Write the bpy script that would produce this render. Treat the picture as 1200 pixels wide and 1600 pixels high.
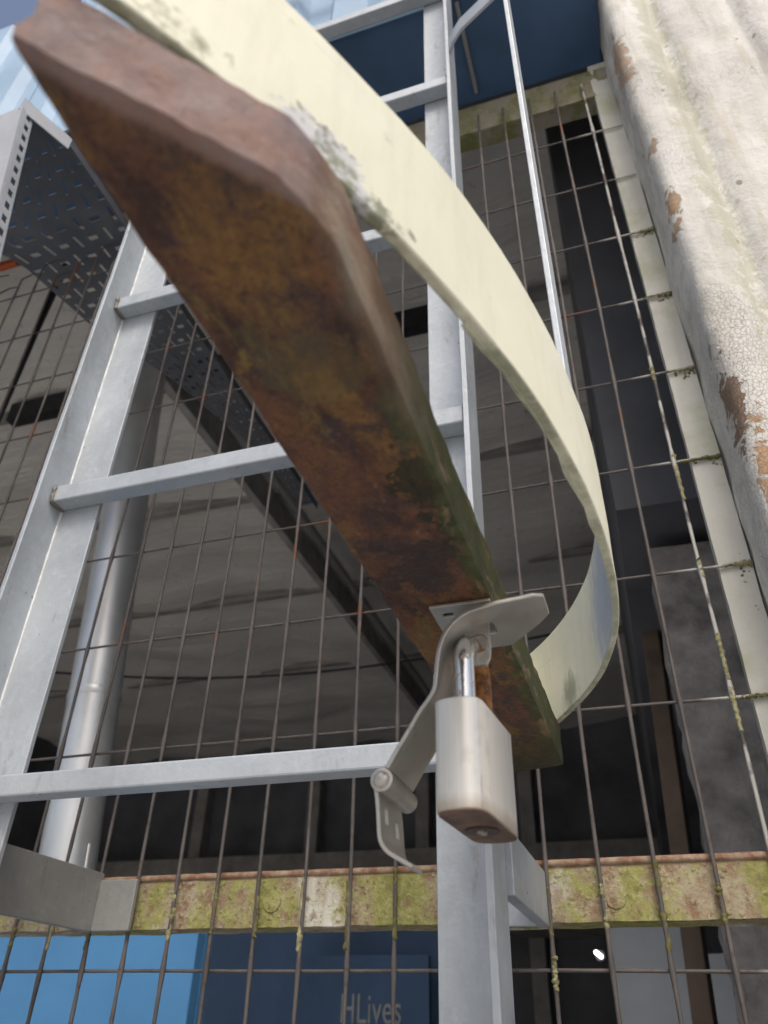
import bpy, bmesh, math, random
from mathutils import Vector, Matrix, noise
R = math.radians
random.seed(7)
S = bpy.context.scene
for o in list(bpy.data.objects): bpy.data.objects.remove(o)
C = S.collection

# ------------------------------------------------------------------ camera
cam = bpy.data.cameras.new('camera'); camo = bpy.data.objects.new('camera', cam); C.objects.link(camo)
RIGHT = Vector((.951, .309, .022)); FWD = Vector((-.266, .776, .572))
FWD.normalize(); RIGHT = (RIGHT - FWD*RIGHT.dot(FWD)).normalized(); UP = RIGHT.cross(FWD)
camo.matrix_world = Matrix(((RIGHT.x, UP.x, -FWD.x, 0), (RIGHT.y, UP.y, -FWD.y, 0), (RIGHT.z, UP.z, -FWD.z, 0), (0, 0, 0, 1)))
cam.sensor_fit = 'HORIZONTAL'; cam.sensor_width = 36; cam.lens = 36*1201/1200
cam.clip_start = .005; cam.clip_end = 500
cam.dof.use_dof = True; cam.dof.focus_distance = .5; cam.dof.aperture_fstop = 17
S.camera = camo
# ------------------------------------------------------------------ world, sun, exposure
SUN_EL, SUN_AZ = R(52), R(158)          # azimuth clockwise from +Y: behind the camera, to its right
w = bpy.data.worlds.new('World'); S.world = w; w.use_nodes = True
nt = w.node_tree; bg = nt.nodes['Background']; sky = nt.nodes.new('ShaderNodeTexSky')
sky.sky_type = 'NISHITA'; sky.sun_disc = False; sky.sun_elevation = SUN_EL; sky.sun_rotation = SUN_AZ
sky.dust_density = 5; sky.air_density = 1; sky.ozone_density = .6
nt.links.new(sky.outputs[0], bg.inputs[0]); bg.inputs[1].default_value = .13
sl = bpy.data.lights.new('sun', 'SUN'); sl.energy = 1.3; sl.angle = R(20); sl.color = (1, .97, .92)
so = bpy.data.objects.new('sun', sl); C.objects.link(so)
d = Vector((math.sin(SUN_AZ)*math.cos(SUN_EL), math.cos(SUN_AZ)*math.cos(SUN_EL), math.sin(SUN_EL)))
so.rotation_euler = d.to_track_quat('Z', 'Y').to_euler(); so.location = d*20
S.view_settings.view_transform = 'Standard'; S.view_settings.look = 'None'
S.view_settings.exposure = .25; S.view_settings.gamma = 1
S.render.resolution_x, S.render.resolution_y = 768, 1024

# ------------------------------------------------------------------ materials
class NT:
    def __init__(s, name):
        s.m = bpy.data.materials.new(name); s.m.use_nodes = True; s.t = s.m.node_tree
        s.b = s.t.nodes['Principled BSDF']; s.pos = s.t.nodes.new('ShaderNodeNewGeometry').outputs['Position']
    def n(s, typ, **kw):
        x = s.t.nodes.new(typ)
        for k, v in kw.items(): setattr(x, k, v)
        return x
    def L(s, a, b): s.t.links.new(a, b)
    def set(s, sock, v):
        if hasattr(v, 'links'): s.L(v, sock)
        else: sock.default_value = v if not (isinstance(v, tuple) and len(v) == 3 and sock.type == 'RGBA') else (*v, 1)
    def vec(s, scale=(1, 1, 1), off=(0, 0, 0), rot=(0, 0, 0)):
        m = s.n('ShaderNodeMapping'); m.inputs['Scale'].default_value = scale; m.inputs['Location'].default_value = off
        m.inputs['Rotation'].default_value = rot
        s.L(s.pos, m.inputs['Vector']); return m.outputs[0]
    def noise(s, sc, det=5, rough=.55, v=None, dist=0):
        x = s.n('ShaderNodeTexNoise'); x.inputs['Scale'].default_value = sc; x.inputs['Detail'].default_value = min(det, 5)
        x.inputs['Roughness'].default_value = rough; x.inputs['Distortion'].default_value = dist
        s.L(v or s.pos, x.inputs['Vector']); return x.outputs['Fac']
    def vor(s, sc, feat='F1', v=None, out='Distance'):
        x = s.n('ShaderNodeTexVoronoi', feature=feat); x.inputs['Scale'].default_value = sc
        s.L(v or s.pos, x.inputs['Vector']); return x.outputs[out]
    def ramp(s, f, a, b, c0=(0, 0, 0), c1=(1, 1, 1)):
        x = s.n('ShaderNodeValToRGB'); x.color_ramp.elements[0].position = a; x.color_ramp.elements[1].position = b
        x.color_ramp.elements[0].color = (*c0, 1); x.color_ramp.elements[1].color = (*c1, 1); s.L(f, x.inputs[0]); return x.outputs[0]
    def mix(s, f, a, b, mode='MIX'):
        x = s.n('ShaderNodeMix', data_type='RGBA', blend_type=mode); s.set(x.inputs[0], f); s.set(x.inputs[6], a); s.set(x.inputs[7], b); return x.outputs[2]
    def math(s, op, a, b=0, c=0, clamp=False):
        x = s.n('ShaderNodeMath', operation=op, use_clamp=clamp)
        for i, v in enumerate((a, b, c)): s.set(x.inputs[i], v)
        return x.outputs[0]
    def xyz(s):
        x = s.n('ShaderNodeSeparateXYZ'); s.L(s.pos, x.inputs[0]); return x.outputs
    def bump(s, h, st=.3, dist=.002, prev=None):
        x = s.n('ShaderNodeBump'); x.inputs['Strength'].default_value = st; x.inputs['Distance'].default_value = dist
        s.L(h, x.inputs['Height'])
        if prev: s.L(prev, x.inputs['Normal'])
        return x.outputs[0]
    def blob(s, c, r, wob, soft=.08):            # 1 inside an uneven patch round the point c, 0 outside
        m = s.n('ShaderNodeVectorMath', operation='SUBTRACT'); s.L(s.pos, m.inputs[0]); m.inputs[1].default_value = c
        q = s.n('ShaderNodeVectorMath', operation='DIVIDE'); s.L(m.outputs[0], q.inputs[0]); q.inputs[1].default_value = r
        l = s.n('ShaderNodeVectorMath', operation='LENGTH'); s.L(q.outputs[0], l.inputs[0])
        return s.ramp(s.math('ADD', l.outputs['Value'], wob), max(0, 1-soft), 1.0, (1, 1, 1), (0, 0, 0))
    def done(s, col, rough=.7, metal=0, normal=None, spec=.4):
        s.set(s.b.inputs['Base Color'], col); s.set(s.b.inputs['Roughness'], rough); s.set(s.b.inputs['Metallic'], metal)
        s.b.inputs['Specular IOR Level'].default_value = spec
        if normal: s.L(normal, s.b.inputs['Normal'])
        return s.m
M = {}
def mk_galv(name, c=(.41, .445, .475), k=1.):
    t = NT(name); sp = t.vor(160, out='Color'); n1 = t.noise(14, 6); n2 = t.noise(260, 3); n3 = t.noise(60, 6, .7)
    bw = t.n('ShaderNodeRGBToBW'); t.L(sp, bw.inputs[0])
    col = t.mix(t.ramp(n1, .3, .72), tuple(x*.88*k for x in c), tuple(min(1, x*1.1*k) for x in c))
    col = t.mix(t.math('MULTIPLY', bw.outputs[0], .22), col, tuple(min(1, x*1.35*k) for x in c))
    col = t.mix(t.math('MULTIPLY', t.ramp(n3, .54, .70), .42), col, tuple(x*1.35*k for x in c))
    col = t.mix(t.math('MULTIPLY', t.ramp(t.noise(1, 6, .6, t.vec((55, 55, 9))), .52, .68), .3), col, tuple(x*.78*k for x in c))          # pale oxide specks
    col = t.mix(t.math('MULTIPLY', t.ramp(t.noise(1, 6, .65, t.vec((70, 70, 22), (3, 1, 6))), .60, .70), .45), col, (.22, .20, .175))
    col = t.mix(t.ramp(t.noise(110, 4, .6), .69, .74), col, (.15, .13, .11))      # dark dirt specks
    rg = t.ramp(n1, .2, .8, (.42,)*3, (.62,)*3)
    return t.done(col, rg, .32, t.bump(t.math('ADD', n2, t.math('MULTIPLY', n3, 1.5)), .22, .0009))
M['galv'] = mk_galv('galvanised_steel')
M['weld'] = mk_galv('sooty_weld', (.20, .18, .16))
M['galv_dull'] = mk_galv('dull_galvanised_steel', (.30, .30, .29))
def mk_cream():
    t = NT('cream_paint'); X, Y, Z = t.xyz(); n1 = t.noise(18, 6); n2 = t.noise(120, 5, .65); n4 = t.noise(45, 7, .7)
    col = t.mix(t.ramp(n1, .3, .75), (.80, .785, .60), (.85, .84, .68))
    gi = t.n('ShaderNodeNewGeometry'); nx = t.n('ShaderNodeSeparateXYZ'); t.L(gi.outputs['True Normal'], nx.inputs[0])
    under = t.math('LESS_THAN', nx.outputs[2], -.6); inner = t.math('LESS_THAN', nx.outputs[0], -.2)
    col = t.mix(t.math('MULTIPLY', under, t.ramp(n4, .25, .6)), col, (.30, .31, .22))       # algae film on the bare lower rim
    wob = t.math('MULTIPLY', t.math('SUBTRACT', t.noise(75, 7, .75, dist=.6), .5), 3.6)
    p1 = t.blob((-.0535, .1005, .1955), (.011, .016, .0105), wob); p2 = t.blob((-.047, .113, .193), (.016, .028, .006), wob); p4 = t.blob((-.085, .05, .195), (.03, .03, .009), wob)
    col = t.mix(p1, col, (.60, .61, .62)); col = t.mix(t.math('MULTIPLY', t.math('MULTIPLY', p1, t.ramp(n2, .48, .56)), .85), col, (.17, .17, .12))
    col = t.mix(t.math('MULTIPLY', p2, t.ramp(n2, .46, .56)), col, (.24, .25, .17)); col = t.mix(t.math('MULTIPLY', p4, t.ramp(n2, .44, .6)), col, (.32, .31, .20))
    stk = t.noise(1, 6, .65, t.vec((85, 85, 14))); col = t.mix(t.math('MULTIPLY', t.ramp(stk, .50, .72), .30), col, (.58, .57, .46))
    scr_ = t.noise(1, 3, .6, t.vec((9, 9, 900), rot=(.12, .1, 0))); col = t.mix(t.math('MULTIPLY', t.math('MULTIPLY', t.ramp(scr_, .63, .68), t.ramp(n4, .45, .6)), .35), col, (.55, .54, .48))
    col = t.mix(t.math('MULTIPLY', t.ramp(t.noise(7, 6, .6, t.vec(off=(1, 2, 3))), .48, .68), .22), col, (.66, .67, .56))
    spots = t.ramp(t.noise(60, 3, .6), .68, .78); col = t.mix(t.math('MULTIPLY', spots, .5), col, (.42, .40, .24))
    wob2 = t.math('MULTIPLY', t.math('SUBTRACT', t.noise(130, 7, .75, t.vec((1, 1, .35))), .5), 1.6)
    p3 = t.blob((-.004, .395, .212), (.03, .068, .055), wob2, .5)                               # paint rubbed down to bluish zinc
    col = t.mix(t.math('MULTIPLY', t.math('MULTIPLY', p3, inner), .9), col, (.46, .52, .60))
    rim = t.blob((-.036, .508, .20), (.02, .018, .016), wob2, .6); col = t.mix(t.math('MULTIPLY', rim, .8), col, (.24, .25, .19))
    return t.done(col, t.ramp(n4, .3, .7, (.38,)*3, (.62,)*3), 0, t.bump(t.math('ADD', t.math('ADD', n2, t.math('MULTIPLY', n4, .6)), t.math('MULTIPLY', n1, 2)), .22, .0009))
M['cream'] = mk_cream()
def mk_beam():
    t = NT('weathered_brown_beam'); X, Y, Z = t.xyz()
    warp = t.n('ShaderNodeTexNoise'); warp.inputs['Scale'].default_value = 26; warp.inputs['Detail'].default_value = 5; t.L(t.pos, warp.inputs['Vector'])
    wv = t.n('ShaderNodeVectorMath', operation='MULTIPLY_ADD'); t.L(warp.outputs['Color'], wv.inputs[0]); wv.inputs[1].default_value = (.022, .035, .022); t.L(t.pos, wv.inputs[2])
    def vec(scale, off):
        m = t.n('ShaderNodeMapping'); m.inputs['Scale'].default_value = scale; m.inputs['Location'].default_value = off; t.L(wv.outputs[0], m.inputs['Vector']); return m.outputs[0]
    n1 = t.noise(1, 9, .68, vec((70, 22, 70), (0, 0, 0))); n2 = t.noise(150, 8, .72); n3 = t.noise(1, 8, .66, vec((42, 13, 42), (3, 1, 2))); n4 = t.noise(1, 8, .68, vec((48, 30, 48), (7, 3, 1))); n5 = t.noise(520, 6, .75)
    col = t.mix(t.ramp(n1, .40, .58), (.052, .025, .019), (.145, .062, .032))
    col = t.mix(t.math('MULTIPLY', t.ramp(n3, .48, .58), .9), col, t.mix(t.ramp(n2, .4, .6), (.16, .078, .026), (.235, .125, .038)))
    col = t.mix(t.math('MULTIPLY', t.ramp(n4, .50, .60), .85), col, (.052, .032, .034))
    col = t.mix(t.math('MULTIPLY', t.ramp(t.noise(1, 8, .7, vec((60, 11, 60), (1, 8, 4))), .60, .68), .8), col, (.21, .145, .045))
    col = t.mix(t.math('MULTIPLY', t.ramp(n2, .55, .72), .55), col, (.19, .11, .05)); col = t.mix(t.math('MULTIPLY', t.ramp(n5, .54, .60), .6), col, (.028, .017, .013))
    col = t.mix(t.math('MULTIPLY', t.ramp(t.noise(700, 4, .7, t.vec((1, .4, 1), (5, 5, 5))), .60, .68), .5), col, (.26, .17, .08))
    ck = t.ramp(t.vor(1, 'DISTANCE_TO_EDGE', vec((240, 34, 240), (0, 3, 0))), 0, .03, (1, 1, 1), (0, 0, 0)); ck = t.math('MULTIPLY', ck, t.ramp(n3, .45, .6)); col = t.mix(t.math('MULTIPLY', ck, .16), col, (.022, .013, .010))
    wob = t.math('MULTIPLY', t.math('SUBTRACT', t.noise(48, 8, .75), .5), 5.0)
    for c, r, k, a in [((-.073, .145, .16), (.012, .02, .012), (.14, .125, .045), .28), ((-.071, .262, .16), (.02, .018, .012), (.026, .021, .018), .75), ((-.056, .205, .163), (.009, .03, .01), (.018, .020, .008), .85)]:
        col = t.mix(t.math('MULTIPLY', t.blob(c, r, wob), a), col, k)
    # end grain by the hoop: paler, pinkish grey
    e = t.ramp(t.math('SUBTRACT', Y, t.math('ADD', t.math('MULTIPLY', t.math('ADD', X, .094), 1.12), t.math('MULTIPLY', t.math('SUBTRACT', n2, .5), .004))), .0475, .051, (1, 1, 1), (0, 0, 0))
    col = t.mix(e, col, t.mix(t.ramp(n4, .38, .62), t.mix(t.ramp(n1, .4, .6), (.16, .115, .115), (.24, .185, .18)), (.26, .155, .12)))
    # algae along the outer edge and at the far end
    ed = t.ramp(t.math('ADD', t.math('ADD', X, .1), t.math('MULTIPLY', t.math('SUBTRACT', n4, .5), .03)), .0425, .0465)
    yr = t.ramp(Y, .11, .18)
    alg = t.mix(t.ramp(n2, .35, .66), (.026, .034, .010), (.090, .098, .034))
    alg = t.mix(t.ramp(t.noise(1, 7, .65, vec((110, 16, 110), (2, 2, 2))), .55, .63), alg, (.24, .165, .095))
    col = t.mix(t.math('MULTIPLY', t.math('MULTIPLY', ed, yr), .94), col, alg)
    ed2 = t.math('MULTIPLY', t.ramp(t.math('ADD', t.math('ADD', X, .1), t.math('MULTIPLY', t.math('SUBTRACT', n4, .5), .008)), .0462, .0488), t.ramp(Y, .14, .2, (1, 1, 1), (0, 0, 0)))
    col = t.mix(t.math('MULTIPLY', ed2, .7), col, t.mix(t.ramp(n1, .4, .6), (.26, .15, .105), (.36, .30, .22)))       # pale highlight along the arris, put into the colour
    fe = t.ramp(t.math('ADD', Y, t.math('MULTIPLY', n2, .06)), .46, .55); col = t.mix(t.math('MULTIPLY', fe, .8), col, (.040, .044, .018))
    return t.done(col, t.ramp(n2, .3, .7, (.45,)*3, (.8,)*3), 0, t.bump(t.math('SUBTRACT', t.math('ADD', t.math('MULTIPLY', n1, 1.4), t.math('ADD', n2, t.math('MULTIPLY', n5, .6))), t.math('MULTIPLY', ck, .12)), .7, .0016), .35)
M['beam'] = mk_beam()
def mk_plain(name, c, rough=.7, metal=0, var=.25, sc=20, bs=.2, bd=.001):
    t = NT(name); n1 = t.noise(sc, 6, .6); n2 = t.noise(sc*9, 4, .6)
    col = t.mix(t.ramp(n1, .3, .7), tuple(x*(1-var) for x in c), tuple(min(1, x*(1+var)) for x in c))
    return t.done(col, rough, metal, t.bump(t.math('ADD', n1, t.math('MULTIPLY', n2, .5)), bs, bd))
M['wire'] = mk_plain('rusty_wire', (.115, .092, .084), .7, .25, .35, 40)
def mk_wire():
    t = NT('rusty_mesh_wire'); n = t.noise(22, 5, .6); n2 = t.noise(140, 4)
    col = t.mix(t.ramp(n, .35, .65), (.085, .076, .072), (.14, .124, .116))
    col = t.mix(t.ramp(t.noise(9, 5, .6, t.vec(off=(5, 2, 8))), .60, .68), col, (.20, .072, .030))
    col = t.mix(t.math('MULTIPLY', t.ramp(n2, .58, .7), .6), col, (.06, .035, .028))
    X, Y, Z = t.xyz()
    xr = t.ramp(X, .055, .075)
    col = t.mix(t.math('MULTIPLY', xr, t.ramp(n, .42, .5)), col, (.44, .43, .40))      # old whitewash on the wires by the post
    return t.done(col, .68, .2, t.bump(n2, .4, .0008))
M['wire'] = mk_wire()
M['moss'] = mk_plain('moss', (.145, .135, .05), .95, 0, .5, 120, .7, .002)
M['moss_pale'] = mk_plain('dry_pale_moss', (.30, .28, .15), .95, 0, .45, 120, .7, .002)
def mk_rail():
    t = NT('mossy_painted_rail'); n1 = t.noise(16, 7, .65, t.vec((1, 1, .55))); n2 = t.noise(70, 7, .7); n3 = t.noise(11, 6, .6, t.vec((1, 1, .3), (4, 7, 1))); X, Y, Z = t.xyz()
    col = t.mix(t.ramp(n2, .38, .6), (.24, .15, .09), (.38, .34, .24))
    col = t.mix(t.ramp(n3, .55, .63), col, (.60, .60, .52))
    col = t.mix(t.ramp(t.math('ADD', n1, t.math('MULTIPLY', t.math('SUBTRACT', n2, .5), .5)), .46, .54), col, t.mix(t.ramp(n2, .35, .6), (.17, .175, .04), (.32, .31, .11)))
    col = t.mix(t.math('MULTIPLY', t.ramp(n2, .60, .68), .7), col, (.17, .085, .055)); n6 = t.noise(260, 6, .7)
    col = t.mix(t.math('MULTIPLY', t.ramp(n6, .52, .66), .5), col, (.50, .47, .30)); col = t.mix(t.math('MULTIPLY', t.ramp(n6, .5, .36), .0), col, (.1, .08, .05)); col = t.mix(t.math('MULTIPLY', t.ramp(t.noise(330, 5, .6, t.vec(off=(4, 4, 4))), .58, .66), .6), col, (.11, .10, .045))
    col = t.mix(t.math('MULTIPLY', t.ramp(Z, .9, 1.0), .85), col, t.mix(t.ramp(t.math('ADD', n1, t.math('MULTIPLY', n2, .4)), .66, .80), (.26, .235, .185), (.15, .16, .055)))
    lip = t.ramp(Z, .1235, .125); col = t.mix(t.math('MULTIPLY', lip, t.math('LESS_THAN', Z, 1)), col, t.mix(t.ramp(n2, .4, .6), (.36, .27, .19), (.22, .11, .07)))
    return t.done(col, .9, 0, t.bump(t.math('ADD', t.math('ADD', n2, n1), t.math('MULTIPLY', n6, .6)), .7, .002))
M['rail'] = mk_rail()
def mk_column():
    t = NT('peeling_white_paint'); X, Y, Z = t.xyz(); n1 = t.noise(6, 7, .6); n2 = t.noise(48, 8, .7); n3 = t.noise(130, 6, .65); st = t.noise(1, 6, .6, t.vec((26, 26, 3)))
    col = t.mix(t.ramp(n1, .3, .7), (.60, .585, .545), (.73, .72, .685))
    col = t.mix(t.math('MULTIPLY', t.ramp(st, .48, .66), .6), col, (.50, .485, .43))
    col = t.mix(t.math('MULTIPLY', t.ramp(t.noise(13, 8, .7, t.vec((1, 1, .45), (3, 3, 8))), .54, .64), .5), col, (.45, .43, .36))
    col = t.mix(t.math('MULTIPLY', t.ramp(n2, .55, .7), .4), col, (.52, .52, .48)); col = t.mix(t.math('MULTIPLY', t.ramp(t.noise(1, 6, .68, t.vec((75, 75, 5), (2, 6, 1))), .54, .66), .45), col, (.47, .42, .32))
    cr = t.ramp(t.vor(250, 'DISTANCE_TO_EDGE', t.vec((1, 1, .7))), 0, .06, (1, 1, 1), (0, 0, 0))
    crm = t.math('MULTIPLY', cr, t.ramp(t.noise(5, 4, .5, t.vec(off=(2, 9, 4))), .50, .64))
    col = t.mix(t.math('MULTIPLY', crm, .27), col, (.36, .34, .30))
    side = t.ramp(X, .1305, .1365, (1, 1, 1), (0, 0, 0)); col = t.mix(t.math('MULTIPLY', side, t.ramp(n2, .46, .62)), col, (.50, .50, .48))
    specks = t.ramp(t.noise(42, 2, .3, t.vec((1, 1, .6))), .725, .74); col = t.mix(t.math('MULTIPLY', specks, .75), col, (.22, .20, .13))
    wob = t.math('MULTIPLY', t.math('SUBTRACT', t.noise(38, 8, .78, dist=.8), .5), 5.5)
    pm = None
    for c, r, k in [((.134, .605, 1.16), (.010, .03, .075), (.50, .37, .27)), ((.136, .60, .93), (.007, .02, .014), (.40, .31, .23)), ((.138, .598, .81), (.008, .02, .02), (.40, .28, .18)),
                    ((.136, .60, .77), (.006, .02, .012), (.40, .28, .18)), ((.136, .605, .50), (.007, .03, .05), (.24, .17, .12)), ((.146, .597, .415), (.009, .03, .05), (.48, .31, .19)),]:
        b = t.blob(c, r, wob); col = t.mix(b, col, t.mix(t.ramp(n3, .35, .65), tuple(x*.8 for x in k), k)); pm = b if pm is None else t.math('MAXIMUM', pm, b)
    gr = t.blob((.187, .61, 1.2), (.016, .05, .7), wob); col = t.mix(t.math('MULTIPLY', gr, .5), col, (.40, .40, .27))
    h = t.math('SUBTRACT', t.math('ADD', t.math('MULTIPLY', n2, 1.3), t.math('MULTIPLY', n3, .7)), t.math('ADD', t.math('MULTIPLY', crm, .8), t.math('MULTIPLY', pm, 1.6)))
    return t.done(col, .75, 0, t.bump(h, .7, .0026))
M['column'] = mk_column()
def mk_post():
    t = NT('old_white_post_paint'); n1 = t.noise(9, 6); n2 = t.noise(80, 7, .7); st = t.noise(1, 5, .6, t.vec((60, 60, 5)))
    col = t.mix(t.ramp(n1, .3, .7), (.50, .49, .44), (.62, .61, .55)); col = t.mix(t.math('MULTIPLY', t.ramp(st, .5, .7), .5), col, (.44, .44, .36))
    col = t.mix(t.math('MULTIPLY', t.ramp(t.noise(12, 5, .6, t.vec(off=(1, 5, 3))), .50, .66), .6), col, (.34, .36, .20))
    col = t.mix(t.ramp(n2, .68, .72), col, (.22, .19, .13))
    return t.done(col, .8, 0, t.bump(n2, .35, .0015))
M['post'] = mk_post()
M['duct'] = mk_plain('shiny_duct_steel', (.62, .64, .65), .36, .55, .12, 8, .05, .0005)
M['zinc'] = mk_plain('bright_zinc_run', (.72, .73, .72), .5, .2, .15, 90)
def mk_steel():
    t = NT('satin_stainless'); n = t.noise(40, 5, .65); n2 = t.noise(300, 4, .6); sc_ = t.noise(1, 3, .6, t.vec((90, 800, 90), rot=(.2, .1, .5)))
    col = t.mix(t.ramp(n, .3, .7), (.44, .42, .38), (.58, .56, .52)); col = t.mix(t.math('MULTIPLY', t.ramp(sc_, .62, .68), .4), col, (.30, .28, .25))
    col = t.mix(t.math('MULTIPLY', t.ramp(t.noise(110, 5, .7), .62, .70), .6), col, (.30, .19, .11))
    return t.done(col, t.ramp(n, .3, .7, (.3,)*3, (.5,)*3), .7, t.bump(n2, .1, .0004))
M['steel'] = mk_steel()
def mk_lockbody():
    t = NT('satin_lock_body'); br = t.noise(1, 5, .6, t.vec((500, 500, 12))); n = t.noise(45, 6, .65); X, Y, Z = t.xyz()
    col = t.mix(t.ramp(br, .3, .7), (.68, .66, .61), (.80, .78, .73))
    sc_ = t.noise(1, 3, .6, t.vec((700, 60, 40), rot=(.5, .3, .8))); col = t.mix(t.math('MULTIPLY', t.ramp(sc_, .64, .68), .4), col, (.40, .37, .33))
    dn = t.ramp(t.math('ADD', Z, t.math('MULTIPLY', t.math('SUBTRACT', n, .5), .012)), .0715, .0775, (1, 1, 1), (0, 0, 0))
    col = t.mix(t.math('MULTIPLY', dn, .75), col, (.34, .24, .14)); col = t.mix(t.math('MULTIPLY', t.ramp(n, .6, .7), .35), col, (.42, .36, .28))
    return t.done(col, .3, .35, t.bump(br, .05, .0003), .6)
M['lock'] = mk_lockbody()
def mk_shackle():
    t = NT('chrome_shackle_with_rust'); n = t.noise(170, 7, .7); n2 = t.noise(60, 5); X, Y, Z = t.xyz()
    # rust on the far leg and on the inside of the bend
    far = t.ramp(t.math('ADD', Y, t.math('MULTIPLY', t.math('SUBTRACT', n2, .5), .010)), .302, .308)
    rust = t.mix(t.ramp(n, .38, .62), (.07, .028, .012), (.36, .16, .055))
    f = t.math('MULTIPLY', far, t.ramp(n, .28, .40)); f = t.math('MAXIMUM', f, t.math('MULTIPLY', t.ramp(n, .58, .64), .6))
    return t.done(t.mix(f, (.66, .66, .65), rust), t.mix(f, (.18,)*3, (.8,)*3), t.math('SUBTRACT', .9, t.math('MULTIPLY', f, .9)), t.bump(n, .25, .0006))
M['shackle'] = mk_shackle()
M['lockface'] = mk_plain('stained_lock_base', (.15, .095, .07), .6, .35, .45, 120, .3, .0006)
M['lockcyl'] = mk_plain('dark_lock_cylinder', (.06, .042, .035), .5, .3, .4, 160)
M['keyway'] = mk_plain('brass_keyway', (.36, .33, .28), .45, .6, .2, 90)
M['black'] = mk_plain('black_steel', (.02, .02, .024), .6, 0, .3, 20)
def mk_tray():
    t = NT('dusty_dark_tray'); n = t.noise(9, 6); n2 = t.noise(120, 6, .7)
    col = t.mix(t.ramp(n, .3, .7), (.10, .11, .125), (.17, .18, .20)); col = t.mix(t.ramp(n2, .62, .7), col, (.24, .24, .22))
    return t.done(col, .65, .3, t.bump(n2, .2, .0006))
M['tray'] = mk_tray()
M['traywhite'] = mk_plain('white_tray_steel', (.40, .42, .45), .5, .1, .12, 12)
M['blue'] = mk_plain('light_blue_cladding', (.34, .48, .63), .45, 0, .12, 5, .1)
M['blue_shaded'] = mk_plain('shaded_blue_paint', (.060, .115, .21), .6, 0, .2, 5, .1)  # darker copy of the blue paint; shade is put into this colour
M['bluebox'] = mk_plain('blue_painted_steel', (.085, .26, .50), .45, 0, .12, 4, .1)
def mk_tarp():
    t = NT('grey_ceiling_sheet'); n = t.noise(3, 6, .6, t.vec((1, 3, 1))); n2 = t.noise(30, 6, .6); wr = t.noise(1, 6, .6, t.vec((3, 26, 3)), 1.2)
    col = t.mix(t.ramp(n, .3, .7), (.64, .63, .60), (.76, .75, .72)); col = t.mix(t.math('MULTIPLY', t.ramp(wr, .52, .68), .6), col, (.78, .75, .66))
    col = t.mix(t.math('MULTIPLY', t.ramp(n2, .62, .7), .4), col, (.2, .18, .15))
    return t.done(col, .65, 0, t.bump(t.math('ADD', wr, t.math('MULTIPLY', n2, .3)), .55, .02))
M['tarp'] = mk_tarp()
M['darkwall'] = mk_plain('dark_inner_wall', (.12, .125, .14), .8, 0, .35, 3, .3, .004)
M['joist'] = mk_plain('dark_joist', (.34, .33, .32), .8, 0, .3, 12)
M['batten'] = mk_plain('grey_batten', (.30, .29, .275), .8, 0, .25, 10)
M['plaster'] = mk_plain('rough_grey_plaster', (.30, .28, .265), .95, 0, .45, 22, .8, .006)
M['greypanel'] = mk_plain('pale_grey_panel', (.55, .57, .58), .7, 0, .12, 6)
M['brown'] = mk_plain('brown_timber', (.13, .095, .07), .85, 0, .3, 14)
M['orange'] = mk_plain('orange_plastic', (.62, .13, .04), .5, 0, .1, 10)
M['white'] = mk_plain('white_plastic', (.75, .75, .73), .5, 0, .05, 10)
M['letters'] = mk_plain('faded_letter_paint', (.34, .35, .33), .8, 0, .2, 30)
M['concrete'] = mk_plain('yard_concrete', (.44, .43, .41), .9, 0, .2, 1.5, .3, .004)
t = NT('lamp_glow'); t.b.inputs['Emission Color'].default_value = (1, .98, .94, 1); t.b.inputs['Emission Strength'].default_value = 6; M['glow'] = t.done((.8, .8, .8), .5)

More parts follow.
